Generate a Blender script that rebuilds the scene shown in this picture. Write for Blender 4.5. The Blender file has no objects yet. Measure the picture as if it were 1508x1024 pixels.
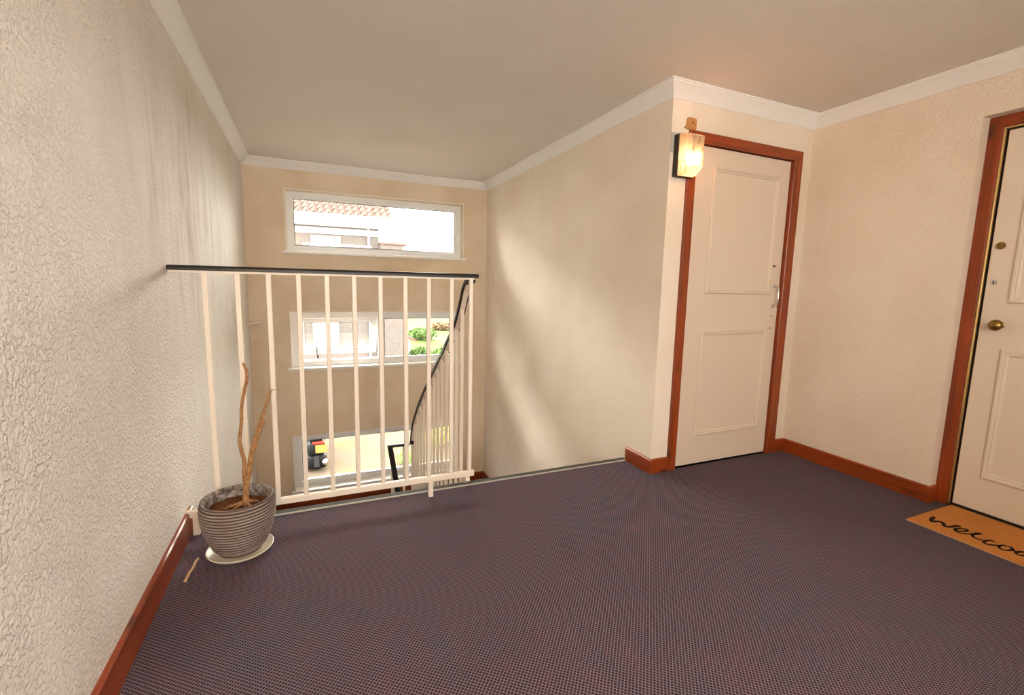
import bpy, bmesh, math, random
from mathutils import Vector, Matrix, noise as mnoise

# ------------------------------------------------------------------ camera, light
scene = bpy.context.scene
col = scene.collection
random.seed(7)

# room measures (metres), worked out from the photograph's vanishing lines
F, W, C, R = 2.779, 2.471, -0.23, 3.681      # far wall y, stair wall x, cupboard wall y, right wall x
HC, H = 2.2274, 2.302                         # underside of cornice, ceiling
YB = -3.9                                     # wall behind the photographer
ZL = -1.246                                   # half landing
ZG = -2.8                                     # ground outside
CAM = Vector((0.5338, -2.4432, 1.1543)); FPX = 686.23
fw = Vector((0.39839869, 0.90756758, -0.13266338))
rt = Vector((0.91661113, -0.39918708, 0.02176505))
up = Vector((0.03320426, 0.13027189, 0.99092215))
def at(px, py, Y):
    d = fw + rt * ((px - 754) / FPX) - up * ((py - 512) / FPX)
    return CAM + d * ((Y - CAM.y) / d.y)

cam_data = bpy.data.cameras.new('camera')
cam = bpy.data.objects.new('camera', cam_data); col.objects.link(cam)
cam_data.sensor_width = 36.0; cam_data.lens = 36.0 * FPX / 1508
cam_data.clip_start = 0.02; cam_data.clip_end = 300
m = Matrix((rt, up, -fw)).transposed().to_4x4(); m.translation = CAM
cam.matrix_world = m
scene.camera = cam

world = bpy.data.worlds.new('overcast_sky'); scene.world = world
world.use_nodes = True
bg = world.node_tree.nodes['Background']
bg.inputs[0].default_value = (1.0, 0.955, 0.89, 1); bg.inputs[1].default_value = 13.5

def area_light(name, loc, direction, sx, sy, power, color, portal=False):
    d = bpy.data.lights.new(name, 'AREA'); d.shape = 'RECTANGLE'; d.size = sx; d.size_y = sy
    d.energy = power; d.color = color
    o = bpy.data.objects.new(name, d); col.objects.link(o)
    o.location = loc; o.rotation_euler = Vector(direction).to_track_quat('-Z', 'Y').to_euler()
    if portal: d.cycles.is_portal = True
    return o
# hazy bright part of the sky, over the roofs to the left of the stair windows
sun = bpy.data.lights.new('hazy_sun', 'SUN'); sun.energy = 68.0; sun.angle = math.radians(138); sun.color = (1.0, 0.93, 0.84)
sun_o = bpy.data.objects.new('hazy_sun', sun); col.objects.link(sun_o)
sun_o.rotation_euler = Vector((0.60, -0.66, -0.42)).to_track_quat('-Z', 'Y').to_euler()
BW = (0.40, 2.10, 0.82, 2.10)                 # window added unseen behind the camera, sized for its fill light
area_light('window_portal', ((BW[0]+BW[1])/2, YB - 0.22, (BW[2]+BW[3])/2), (0, 1, 0), BW[1]-BW[0], BW[3]-BW[2], 1, (1, 1, 1), True)
# portals that guide the sky through the three stair windows
for zc, hh in ((1.745, 0.46), (0.54, 0.45), (-0.73, 0.46)):
    area_light('window_portal', (1.26, F + 0.24, zc), (0, -1, 0), 1.7, hh, 1, (1, 1, 1), True)

vs = scene.view_settings
scene.display_settings.display_device = 'sRGB'
vs.view_transform = 'Standard'; vs.look = 'None'; vs.gamma = 1.0; vs.exposure = 0.36
vs.use_curve_mapping = False

# ------------------------------------------------------------------ helpers
WM = {}
def link(o, parent=None, wm=None):
    col.objects.link(o)
    wm = wm if wm is not None else Matrix.Translation(o.location)
    WM[o.name] = wm
    if parent is not None:
        o.parent = parent
        o.matrix_parent_inverse = WM[parent.name].inverted()
    return o
def tag(o, label=None, cat=None, group=None, kind=None):
    if label: o['label'] = label
    if cat: o['category'] = cat
    if group: o['group'] = group
    if kind: o['kind'] = kind
    return o
def empty(name, loc, label=None, cat=None, group=None, kind=None):
    o = bpy.data.objects.new(name, None); o.location = loc; o.empty_display_size = 0.1
    link(o); return tag(o, label, cat, group, kind)
def obj(name, bm, mat, parent=None, smooth=False, loc=(0, 0, 0), angle=None):
    me = bpy.data.meshes.new(name)
    bmesh.ops.recalc_face_normals(bm, faces=bm.faces[:])
    bm.to_mesh(me); bm.free()
    mats = mat if isinstance(mat, (list, tuple)) else [mat]
    for mm in mats: me.materials.append(mm)
    if smooth:
        me.polygons.foreach_set('use_smooth', [True] * len(me.polygons))
        if angle: me.set_sharp_from_angle(angle=math.radians(angle))
    o = bpy.data.objects.new(name, me); o.location = loc
    return link(o, parent)
def inst(src, parent, loc):
    o = src.copy(); o.location = loc; return link(o, parent)
def box(bm, x0, x1, y0, y1, z0, z1, bev=0.0, seg=1):
    vs_ = [bm.verts.new(p) for p in ((x0,y0,z0),(x1,y0,z0),(x1,y1,z0),(x0,y1,z0),(x0,y0,z1),(x1,y0,z1),(x1,y1,z1),(x0,y1,z1))]
    fs = [bm.faces.new([vs_[i] for i in q]) for q in ((3,2,1,0),(4,5,6,7),(0,1,5,4),(1,2,6,5),(2,3,7,6),(3,0,4,7))]
    if bev > 0:
        es = list({e for f in fs for e in f.edges})
        bmesh.ops.bevel(bm, geom=es, offset=bev, segments=seg, affect='EDGES', profile=0.5)
    return bm
def B(x0, x1, y0, y1, z0, z1, bev=0.0, seg=1): return box(bmesh.new(), x0, x1, y0, y1, z0, z1, bev, seg)
def prism(bm, poly, axis, a, b):
    """extrude a 2-d polygon along an axis (0, 1, 2) from a to b"""
    def P(u, v, w): return ((w, u, v), (u, w, v), (u, v, w))[axis]
    lo = [bm.verts.new(P(u, v, a)) for u, v in poly]; hi = [bm.verts.new(P(u, v, b)) for u, v in poly]
    n = len(poly)
    bm.faces.new(lo); bm.faces.new(hi[::-1])
    for i in range(n): bm.faces.new((lo[i], lo[(i+1) % n], hi[(i+1) % n], hi[i]))
    return bm
def tube(bm, pts, radii, seg=10, cap=True):
    pts = [Vector(p) for p in pts]
    if not isinstance(radii, (list, tuple)): radii = [radii] * len(pts)
    rings = []; ref = Vector((0, 0, 1))
    for i, p in enumerate(pts):
        t = (pts[min(i+1, len(pts)-1)] - pts[max(i-1, 0)]).normalized()
        r0 = ref if abs(t.dot(ref)) < 0.93 else Vector((1, 0, 0))
        if i and rings: 
            a = (prev - t * prev.dot(t))
            a = a.normalized() if a.length > 1e-4 else t.cross(r0).normalized()
        else: a = t.cross(r0).normalized()
        prev = a; b = t.cross(a)
        rings.append([bm.verts.new(p + (a * math.cos(2*math.pi*k/seg) + b * math.sin(2*math.pi*k/seg)) * radii[i]) for k in range(seg)])
    for i in range(len(rings) - 1):
        for k in range(seg): bm.faces.new((rings[i][k], rings[i][(k+1) % seg], rings[i+1][(k+1) % seg], rings[i+1][k]))
    if cap: bm.faces.new(rings[0][::-1]); bm.faces.new(rings[-1])
    return bm
def lathe(bm, prof, cx, cy, seg=48, axis='z'):
    rings = []
    for r, z in prof:
        rr = []
        for k in range(seg):
            a = 2*math.pi*k/seg; c, s = r*math.cos(a), r*math.sin(a)
            rr.append(bm.verts.new({'z': (cx+c, cy+s, z), 'y': (cx+c, z, cy+s), 'x': (z, cx+c, cy+s)}[axis]))
        rings.append(rr)
    for i in range(len(rings)-1):
        for k in range(seg): bm.faces.new((rings[i][k], rings[i][(k+1) % seg], rings[i+1][(k+1) % seg], rings[i+1][k]))
    bm.faces.new(rings[0][::-1]); bm.faces.new(rings[-1])
    return bm
def sweep(bm, prof, path, closed=False):
    """prof: (side, up) pairs; path: list of 3-d points, side = right of travel in plan, mitred"""
    n = len(path); rings = []
    P = [Vector(p) for p in path]
    for i in range(n):
        d0 = (P[i] - P[i-1]) if (i > 0 or closed) else (P[1] - P[0])
        d1 = (P[(i+1) % n] - P[i]) if (i < n-1 or closed) else (P[-1] - P[-2])
        d0 = Vector((d0.x, d0.y, 0)).normalized(); d1 = Vector((d1.x, d1.y, 0)).normalized()
        n0 = Vector((d0.y, -d0.x, 0)); n1 = Vector((d1.y, -d1.x, 0))
        mt = (n0 + n1); mt = mt / max(mt.dot(n0), 1e-3)
        rings.append([bm.verts.new(P[i] + mt * s + Vector((0, 0, u))) for s, u in prof])
    k = len(prof)
    for i in range(n if closed else n-1):
        a, b = rings[i], rings[(i+1) % n]
        for j in range(k): bm.faces.new((a[j], a[(j+1) % k], b[(j+1) % k], b[j]))
    if not closed: bm.faces.new(rings[0]); bm.faces.new(rings[-1][::-1])
    return bm

# ------------------------------------------------------------------ materials
def mat(name, color, rough=0.6, metal=0.0, spec=0.5):
    m = bpy.data.materials.new(name); m.use_nodes = True
    b = m.node_tree.nodes['Principled BSDF']
    b.inputs['Base Color'].default_value = (*color, 1); b.inputs['Roughness'].default_value = rough
    b.inputs['Metallic'].default_value = metal; b.inputs['Specular IOR Level'].default_value = spec
    return m
class N:
    def __init__(s, m): s.t = m.node_tree; s.b = s.t.nodes.get('Principled BSDF')
    def new(s, t, **k):
        n = s.t.nodes.new(t)
        for a, v in k.items(): setattr(n, a, v)
        return n
    def link(s, a, b): s.t.links.new(a, b)
    def coord(s, scale=(1, 1, 1), rot=(0, 0, 0), loc=(0, 0, 0)):
        c = s.new('ShaderNodeTexCoord'); mp = s.new('ShaderNodeMapping')
        g = s.new('ShaderNodeNewGeometry')
        s.link(g.outputs['Position'], mp.inputs[0])
        mp.inputs['Scale'].default_value = scale; mp.inputs['Rotation'].default_value = rot; mp.inputs['Location'].default_value = loc
        return mp.outputs[0]
    def noise(s, vec, scale, detail=2, rough=0.5, dist=0.0):
        n = s.new('ShaderNodeTexNoise'); s.link(vec, n.inputs['Vector'])
        n.inputs['Scale'].default_value = scale; n.inputs['Detail'].default_value = detail
        n.inputs['Roughness'].default_value = rough; n.inputs['Distortion'].default_value = dist
        return n.outputs['Fac']
    def ramp(s, fac, stops, interp='LINEAR'):
        n = s.new('ShaderNodeValToRGB'); s.link(fac, n.inputs[0]); n.color_ramp.interpolation = interp
        e = n.color_ramp.elements
        while len(e) < len(stops): e.new(0.5)
        for q, (p, c) in zip(e, stops):
            q.position = p; q.color = (c, c, c, 1) if not isinstance(c, tuple) else (*c, 1)
        return n.outputs[0]
    def math(s, op, a, b=None, clamp=False):
        n = s.new('ShaderNodeMath', operation=op); n.use_clamp = clamp
        for i, v in enumerate((a, b)):
            if v is None: continue
            if isinstance(v, (int, float)): n.inputs[i].default_value = v
            else: s.link(v, n.inputs[i])
        return n.outputs[0]
    def mix(s, fac, a, b, mode='MIX'):
        n = s.new('ShaderNodeMix', data_type='RGBA', blend_type=mode)
        for sock, v in ((n.inputs[0], fac), (n.inputs[6], a), (n.inputs[7], b)):
            if isinstance(v, (int, float)): sock.default_value = v
            elif isinstance(v, tuple): sock.default_value = (*v, 1)
            else: s.link(v, sock)
        return n.outputs[2]
    def bump(s, h, strength, dist):
        n = s.new('ShaderNodeBump'); s.link(h, n.inputs['Height'])
        n.inputs['Strength'].default_value = strength; n.inputs['Distance'].default_value = dist
        s.link(n.outputs[0], s.b.inputs['Normal']); return n
    def base(s, c): s.link(c, s.b.inputs['Base Color'])
    def sep(s, vec):
        n = s.new('ShaderNodeSeparateXYZ'); s.link(vec, n.inputs[0]); return n.outputs

def plaster(name, color, relief, scale=75, stain=0.0, streak=False):
    m = mat(name, color, 0.75, spec=0.25); n = N(m)
    v = n.coord()
    big = n.noise(v, 2.3, 3)
    a = n.noise(v, scale, 2, 0.45, 0.6)
    b = n.noise(v, scale * 0.42, 2, 0.5)
    blob = n.ramp(a, [(0.44, 0.0), (0.62, 1.0)])
    patch = n.ramp(n.noise(v, 7.0, 2), [(0.30, 0.55), (0.60, 1.0)])
    h = n.math('ADD', n.math('MULTIPLY', blob, patch), n.math('MULTIPLY', b, 0.35))
    n.bump(h, 1.0, relief)
    dark = tuple(c * k for c, k in zip(color, (0.90, 0.86, 0.80)))
    c1 = n.mix(n.ramp(big, [(0.35, 0.0), (0.75, 1.0)]), color, dark) if stain <= 0 else n.mix(n.math('MULTIPLY', n.ramp(big, [(0.4, 0.0), (0.7, 1.0)]), stain), color, dark)
    if streak:
        # damp runs down the plaster below the cornice, pinkish grey, near the stairwell
        sv = n.coord(scale=(1, 5.0, 0.75))
        st = n.ramp(n.noise(sv, 1.5, 5, 0.68, 0.9), [(0.43, 0.0), (0.70, 1.0)])
        xyz = n.sep(n.coord())
        my = n.ramp(n.math('MULTIPLY_ADD', xyz[1], 0.25), [(0.0, 0.0), (1.0, 1.0)])
        t = n.math('SUBTRACT', 1.0, n.math('ABSOLUTE', n.math('MULTIPLY', n.math('SUBTRACT', xyz[1], 0.55), 0.75)), True)
        tz = n.math('SUBTRACT', 1.0, n.math('ABSOLUTE', n.math('MULTIPLY', n.math('SUBTRACT', xyz[2], 1.5), 1.25)), True)
        mask = n.math('MULTIPLY', n.math('MULTIPLY', t, tz), st)
        c1 = n.mix(n.math('MULTIPLY', mask, 1.0), c1, tuple(c * k for c, k in zip(color, (0.62, 0.48, 0.41))))
        speck = n.ramp(n.noise(v, 55, 3, 0.6), [(0.60, 0.0), (0.68, 1.0)])
        c1 = n.mix(n.math('MULTIPLY', n.math('MULTIPLY', t, tz), n.math('MULTIPLY', speck, 0.5)), c1, tuple(c * 0.6 for c in color))
    n.base(c1)
    return m

CREAM = (0.82, 0.715, 0.60)
M = {}
M['wall_left'] = plaster('wall_left_plaster', (0.855, 0.795, 0.735), 0.0048, 80, 0.5, True)
M['wall'] = plaster('wall_plaster', CREAM, 0.0016, 80, 0.7)
M['wall_stair'] = plaster('wall_stair_plaster', (0.87, 0.77, 0.66), 0.0012, 80, 0.6)
M['wall_far'] = plaster('wall_far_plaster', (0.79, 0.66, 0.505), 0.0008, 60, 1.0)
M['ceiling'] = plaster('ceiling_paint', (0.81, 0.76, 0.70), 0.0012, 140, 0.25)
M['cornice'] = mat('cornice_paint', (0.87, 0.85, 0.83), 0.6)
M['white_gloss'] = mat('white_gloss_paint', (0.86, 0.83, 0.79), 0.35)
M['upvc'] = mat('white_upvc', (0.86, 0.86, 0.86), 0.35)
M['door'] = mat('cream_door_paint', (0.69, 0.575, 0.465), 0.45)
M['door_front'] = mat('cream_front_door_paint', (0.80, 0.70, 0.585), 0.45)
M['rail_paint'] = mat('cream_rail_paint', (0.86, 0.76, 0.65), 0.4)
M['black_rail'] = mat('black_plastic_handrail', (0.012, 0.009, 0.007), 0.38, spec=0.35)
M['chrome'] = mat('chrome', (0.75, 0.75, 0.75), 0.18, 1.0)
M['brass'] = mat('aged_brass', (0.30, 0.19, 0.06), 0.34, 1.0)
M['brass_strip'] = mat('brass_draught_strip', (0.80, 0.58, 0.24), 0.30, 1.0)
M['dark'] = mat('dark_gap', (0.02, 0.015, 0.012), 0.8)
M['gasket'] = mat('black_gasket', (0.03, 0.03, 0.03), 0.6)
M['aluminium'] = mat('grey_nosing', (0.075, 0.073, 0.066), 0.75, 0.0, 0.15)
M['nosing_lip'] = mat('pale_nosing_lip', (0.45, 0.42, 0.37), 0.6)
M['grey_patch'] = mat('bare_plaster_patch', (0.45, 0.42, 0.37), 0.9)
M['tan_patch'] = mat('tan_hardboard', (0.46, 0.215, 0.07), 0.8)
M['lamp_base'] = mat('dark_bronze_lamp_base', (0.035, 0.022, 0.014), 0.55)

def wood(name, axis, base=(0.245, 0.042, 0.007), knots=True):
    m = mat(name, base, 0.33); n = N(m)
    sc = [22, 22, 22]; sc[axis] = 1.6
    v = n.coord(scale=tuple(sc))
    g = n.noise(v, 1.6, 5, 0.6, 0.5)
    c = n.mix(n.ramp(g, [(0.3, 0.0), (0.72, 1.0)]), tuple(k * 0.66 for k in base), tuple(min(1, k * 1.45) for k in base))
    if knots:
        w = n.new('ShaderNodeTexVoronoi'); s2 = [11, 11, 11]; s2[axis] = 4.2
        n.link(n.coord(scale=tuple(s2)), w.inputs['Vector']); w.inputs['Scale'].default_value = 0.75
        k = n.ramp(w.outputs['Distance'], [(0.05, 1.0), (0.17, 0.0)])
        c = n.mix(n.math('MULTIPLY', k, 0.75), c, (0.035, 0.010, 0.004))
    n.base(c); n.bump(g, 0.25, 0.001)
    return m
M['wood_x'] = wood('red_pine_x', 0); M['wood_y'] = wood('red_pine_y', 1); M['wood_z'] = wood('red_pine_z', 2)

def carpet():
    m = mat('dark_grid_carpet', (0.06, 0.045, 0.05), 0.95, spec=0.1); n = N(m)
    v = n.coord(scale=(100, 100, 100), rot=(0, 0, math.radians(40)))
    x = n.sep(v)
    wx = n.math('SINE', n.math('MULTIPLY', x[0], 2*math.pi)); wy = n.math('SINE', n.math('MULTIPLY', x[1], 2*math.pi))
    lx = n.ramp(n.math('MULTIPLY_ADD', wx, 0.5), [(0.0, 0.0), (1.0, 1.0)])
    def line(w):
        q = n.new('ShaderNodeMath', operation='MULTIPLY_ADD'); n.link(w, q.inputs[0]); q.inputs[1].default_value = 0.5; q.inputs[2].default_value = 0.5
        return n.ramp(q.outputs[0], [(0.66, 0.0), (1.0, 1.0)])
    L = n.math('MAXIMUM', line(wx), line(wy))
    vv = n.coord()
    red = n.ramp(n.noise(vv, 13, 3, 0.65), [(0.42, 0.0), (0.64, 1.0)])
    big = n.ramp(n.noise(vv, 1.9, 2), [(0.35, 0.0), (0.65, 1.0)])
    tint = n.math('MULTIPLY_ADD', red, 0.6)
    n.t.nodes[-1].inputs[2].default_value = 0.0
    tint = n.math('ADD', tint, n.math('MULTIPLY', big, 0.4))
    cell = n.mix(tint, (0.030, 0.025, 0.034), (0.046, 0.024, 0.031))
    yarn = n.mix(tint, (0.190, 0.160, 0.200), (0.240, 0.154, 0.192))
    fibre = n.ramp(n.noise(vv, 420, 2), [(0.3, 0.75), (0.7, 1.2)])
    c = n.mix(1.0, n.mix(L, cell, yarn), fibre, 'MULTIPLY')
    dirt = n.ramp(n.noise(vv, 120, 1), [(0.80, 0.0), (0.83, 1.0)])
    c = n.mix(dirt, c, (0.4, 0.36, 0.32))
    n.base(c); n.bump(L, 0.5, 0.002)
    return m
M['carpet'] = carpet()

def glass():
    m = bpy.data.materials.new('window_glass'); m.use_nodes = True; t = m.node_tree; t.nodes.clear()
    o = t.nodes.new('ShaderNodeOutputMaterial'); mx = t.nodes.new('ShaderNodeMixShader')
    tr = t.nodes.new('ShaderNodeBsdfTransparent'); gl = t.nodes.new('ShaderNodeBsdfGlossy'); fr = t.nodes.new('ShaderNodeFresnel')
    tr.inputs[0].default_value = (0.96, 0.98, 0.97, 1); gl.inputs['Roughness'].default_value = 0.02; fr.inputs[0].default_value = 1.45
    t.links.new(fr.outputs[0], mx.inputs[0]); t.links.new(tr.outputs[0], mx.inputs[1]); t.links.new(gl.outputs[0], mx.inputs[2]); t.links.new(mx.outputs[0], o.inputs[0])
    return m
M['glass'] = glass()

# ------------------------------------------------------------------ the shell
RY0, RY1, RZ = -2.07, -1.112, 2.046          # opening of the front door in the right wall
# floor of the landing: carpet slab with the stairwell beyond its edge
bm = bmesh.new(); box(bm, 0, R + 0.064, YB, 0.0, -0.24, 0.0); box(bm, R + 0.0645, R + 0.27, RY0, RY1, -0.24, -0.0008)
tag(obj('floor', bm, M['carpet']), 'dark purple carpet with fine woven grid on the landing', 'floor', kind='structure')
bm = bmesh.new(); box(bm, 0, W, 0.0, 0.050, -0.24, -0.0005)
tag(obj('trim_1', bm, M['white_gloss']), 'painted edge of the landing floor facing the stairwell', 'trim', kind='structure')
# half landing and lower hall floor
tag(obj('floor', B(0, W, 1.549, F, ZL - 0.18, ZL), M['carpet']), 'carpeted half landing floor below the stair windows', 'floor', kind='structure')
tag(obj('floor', B(0, W, YB, F, -2.66, -2.49), M['carpet']), 'carpeted lower hall floor under the landing', 'floor', kind='structure')

def edge_trim(x0, x1, label):
    e = empty('floor_nosing', ((x0+x1)/2, 0.04, 0), label, 'nosing', 'floor edge nosings')
    bm = bmesh.new(); prism(bm, [(0.004, 0.0005), (0.004, 0.006), (0.040, 0.006), (0.052, 0.002), (0.057, -0.010), (0.057, -0.04), (0.052, -0.04), (0.050, -0.008), (0.045, 0.0005)], 0, x0, x1)
    b = obj('strip', bm, M['aluminium'], e)
    bm = bmesh.new(); prism(bm, [(-0.003, 0.0005), (-0.003, 0.005), (-0.001, 0.0075), (0.002, 0.0075), (0.0038, 0.0062), (0.0035, 0.0005)], 0, x0, x1)
    obj('lip', bm, M['nosing_lip'], e)
    return e
edge_trim(0.0, 1.372, 'grey metal floor edging below the railing')
edge_trim(1.377, W - 0.001, 'grey metal nosing at the head of the stairs')

# walls -----------------------------------------------------------------
ZB = -2.66
tag(obj('wall_left', B(-0.2, 0, YB - 0.2, F + 0.27, ZB, H + 0.1), M['wall_left']), 'long cream plaster wall with rough relief and damp streaks', 'wall', kind='structure')

WIN = [(0.362, 2.180, 1.440, 2.038), (0.372, 2.156, 0.250, 0.826), (0.353, 2.156, -1.075, -0.485)]
def wall_with_holes(name, mat_, label, plane, lo, hi, thick, zlo, zhi, holes):
    """plane 'y' wall: holes (a0, a1, z0, z1) along x"""
    bm = bmesh.new()
    xs = sorted({lo, hi, *[h[0] for h in holes], *[h[1] for h in holes]})
    zs = sorted({zlo, zhi, *[h[2] for h in holes], *[h[3] for h in holes]})
    def solid(i, j):
        if not (0 <= i < len(xs)-1 and 0 <= j < len(zs)-1): return False
        cx, cz = (xs[i]+xs[i+1])/2, (zs[j]+zs[j+1])/2
        return not any(h[0] < cx < h[1] and h[2] < cz < h[3] for h in holes)
    V = {}
    def v(i, j, k):
        if (i, j, k) not in V:
            t = thick[k]
            V[(i, j, k)] = bm.verts.new((xs[i], t, zs[j]) if plane == 'y' else (t, xs[i], zs[j]))
        return V[(i, j, k)]
    for i in range(len(xs)-1):
        for j in range(len(zs)-1):
            if not solid(i, j): continue
            bm.faces.new((v(i,j,0), v(i+1,j,0), v(i+1,j+1,0), v(i,j+1,0)))
            bm.faces.new((v(i,j,1), v(i,j+1,1), v(i+1,j+1,1), v(i+1,j,1)))
            for di, dj, a, b in ((-1,0,(i,j),(i,j+1)), (1,0,(i+1,j),(i+1,j+1)), (0,-1,(i,j),(i+1,j)), (0,1,(i,j+1),(i+1,j+1))):
                if not solid(i+di, j+dj): bm.faces.new((v(*a,0), v(*b,0), v(*b,1), v(*a,1)))
    return tag(obj(name, bm, mat_), label, 'wall', kind='structure')
wall_with_holes('wall_far', M['wall_far'], 'tan far wall of the stairwell with three windows above one another', 'y', 0.0, W + 0.15, (F, F + 0.27), ZB, H + 0.1, WIN)
tag(obj('wall_stair', B(W, W + 0.14, C, F, ZB, H + 0.1), M['wall_stair']), 'plain cream wall along the stairs down', 'wall', kind='structure')
DX0, DX1, DZ = 2.640, 3.515, 2.025
wall_with_holes('wall_cupboard', M['wall'], 'short cream wall around the brown framed cupboard door', 'y', W + 0.14, R, (C, C + 0.14), -0.2, H + 0.1, [(DX0, DX1, -0.2, DZ)])
wall_with_holes('wall_right', M['wall'], 'peach lit textured wall beside the front door', 'x', YB - 0.2, C + 0.70, (R, R + 0.26), -0.24, H + 0.1, [(RY0, RY1, -0.24, RZ)])
wall_with_holes('wall_back', M['wall'], 'cream wall at the back of the landing with an added wide window', 'y', -0.2, R + 0.26, (YB - 0.25, YB), ZB, H + 0.1, [BW])
bm = bmesh.new()
prism(bm, [(0, YB), (0, F), (R + 0.2, F), (R + 0.2, YB)], 2, H, H + 0.1)
tag(obj('ceiling', bm, M['ceiling']), 'flat cream ceiling over landing and stairs', 'ceiling', kind='structure')
tag(obj('wall_lower', B(W, W + 0.14, YB, C, ZB, -0.245), M['wall']), 'wall of the lower hall under the landing', 'wall', kind='structure')
tag(obj('floor', B(W + 0.14, R, C - 0.0 + 0.005, C + 0.62, -0.2, 0.0), M['carpet']), 'carpeted floor inside the cupboard', 'floor', kind='structure')
tag(obj('light_block_panel', B(R + 0.27, R + 0.30, RY0 - 0.2, RY1 + 0.2, -0.3, RZ + 0.2), M['wall']), 'unseen panel added behind the front door to block outside light', 'wall', kind='structure')  # unseen backing added to stop daylight leaking round the door
# the cupboard's inside, closed off behind its door
tag(obj('wall_inner', B(W + 0.14, R, C + 0.62, C + 0.70, -0.2, H), M['wall']), 'back wall inside the cupboard', 'wall', kind='structure')

# cornice
pr = [(0.0, HC), (0.005, HC), (0.009, HC + 0.007)]
for k in range(0, 7):
    a = k / 6 * math.pi / 2
    pr.append((0.067 - 0.058 * math.cos(a), HC + 0.007 + 0.056 * math.sin(a)))
pr = [(0.0, HC), (0.006, HC), (0.009, HC + 0.006), (0.016, HC + 0.013), (0.027, HC + 0.0255), (0.041, HC + 0.040), (0.055, HC + 0.053), (0.066, HC + 0.061), (0.069, HC + 0.067), (0.0755, HC + 0.0675), (0.0755, H), (0.0, H)]
bm = bmesh.new(); sweep(bm, pr, [(0, YB, 0), (0, F, 0), (W, F, 0), (W, C, 0), (R, C, 0), (R, YB, 0)], True)
tag(obj('trim_2', bm, M['cornice']), 'white coved cornice running round under the ceiling', 'cornice', kind='structure')

# baseboards ---------------------------------------------------------------
def baseboard(name, path, mats, label, h=0.093, t=0.015):
    bm = bmesh.new()
    sweep(bm, [(0, 0), (t, 0), (t, h - 0.006), (t - 0.005, h), (0, h)], path)
    bmesh.ops.recalc_face_normals(bm, faces=bm.faces[:]); bm.normal_update()
    # grain runs along each length
    for f in bm.faces:
        e_ = max(f.edges, key=lambda q: q.calc_length()); d = e_.verts[0].co - e_.verts[1].co
        f.material_index = 1 if abs(d.y) > abs(d.x) else 0
    return tag(obj(name, bm, [M['wood_x'], M['wood_y']]), label, 'baseboard', kind='structure')
baseboard('baseboard_left', [(0, YB, 0), (0, 0.012, 0)], M['wood_y'], 'red brown skirting along the long rough wall', 0.110)
baseboard('baseboard_stair', [(W, 0.004, 0), (W, C, 0), (2.600, C, 0)], M['wood_y'], 'red brown skirting wrapping the wall corner at the head of the stairs')
baseboard('baseboard_right', [(3.574, C, 0), (R, C, 0), (R, RY1, 0), (R + 0.063, RY1, 0)], M['wood_y'], 'red brown skirting between cupboard door and front door')
baseboard('baseboard_back', [(R, YB, 0), (0, YB, 0)], M['wood_x'], 'red brown skirting along the back wall')
baseboard('baseboard_far', [(0, F, ZL), (W, F, ZL)], M['wood_x'], 'red brown skirting on the half landing under the lowest window')
baseboard('baseboard_half', [(W, F, ZL), (W, 1.56, ZL)], M['wood_y'], 'red brown skirting on the half landing along the stair wall')
baseboard('baseboard_half_left', [(0, 1.56, ZL), (0, F, ZL)], M['wood_y'], 'red brown skirting on the half landing along the rough wall')

# ------------------------------------------------------------------ stairs
RISE, GO = 0.178, 0.249
def flight(x0, x1, y0, z0, dirn, label, n):
    e = empty('stair_flight', ((x0+x1)/2, y0, z0 - RISE*n), label, 'stairs', 'carpeted stair flights')
    for i in range(n):
        ya = y0 + dirn*GO*i; yb = y0 + dirn*GO*(i+1); zt = z0 - RISE*(i+1)
        lo, hi = min(ya, yb + dirn*0.02), max(ya, yb + dirn*0.02)
        obj('step', B(x0, x1, lo, hi, zt - 0.2, zt, 0.006), M['carpet'], e)
    return e
flight(1.375, W - 0.003, 0.055, 0.0, 1, 'carpeted upper flight going down beside the plain wall', 6)
flight(0.003, 1.135, 1.549, ZL, -1, 'carpeted lower flight going down under the railing', 6)

# ------------------------------------------------------------------ balustrades
def rail_cap_profile(w=0.044, h=0.022):
    p = [(-w/2, -h*0.55), (-w/2, 0.0)]
    for k in range(1, 8):
        a = math.pi - k/8*math.pi
        p.append((w/2*math.cos(a), h*0.45*math.sin(a)**0.7))
    p += [(w/2, 0.0), (w/2, -h*0.55)]
    return p
def sweep3(bm, prof, path, side):
    """profile swept along a path in a vertical plane; side = horizontal unit vector across it"""
    P = [Vector(p) for p in path]; side = Vector(side); rings = []
    for i in range(len(P)):
        t = Vector((0, 0, 0))
        if i > 0: t += (P[i]-P[i-1]).normalized()
        if i < len(P)-1: t += (P[i+1]-P[i]).normalized()
        t.normalize(); u = side.cross(t)
        if u.z < -0.2 or (abs(u.z) <= 0.2 and False): u = -u
        rings.append([bm.verts.new(P[i] + side*s + u*q) for s, q in prof])
    k = len(prof)
    for i in range(len(P)-1):
        for j in range(k): bm.faces.new((rings[i][j], rings[i][(j+1) % k], rings[i+1][(j+1) % k], rings[i+1][j]))
    bm.faces.new(rings[0]); bm.faces.new(rings[-1][::-1])
    return bm
YR = -0.057
e = empty('landing_railing', (0.68, YR, 0), 'cream railing with upright bars and black handrail along the landing edge', 'railing')
cap = rail_cap_profile(); cap2 = rail_cap_profile(0.046, 0.032)
bm = bmesh.new(); sweep3(bm, cap, [(0.0, YR, 1.199), (1.365, YR, 1.199), (1.371, YR, 1.198)], (0, 1, 0))
obj('handrail', bm, M['black_rail'], e, True, angle=50)
obj('core_rail', B(0.004, 1.350, YR - 0.015, YR + 0.015, 1.178, 1.187), M['rail_paint'], e)
bm = bmesh.new(); box(bm, 0.0005, 1.362, YR - 0.012, YR + 0.012, 0.083, 0.117, 0.006, 2)
obj('bottom_rail', bm, M['rail_paint'], e)
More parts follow.
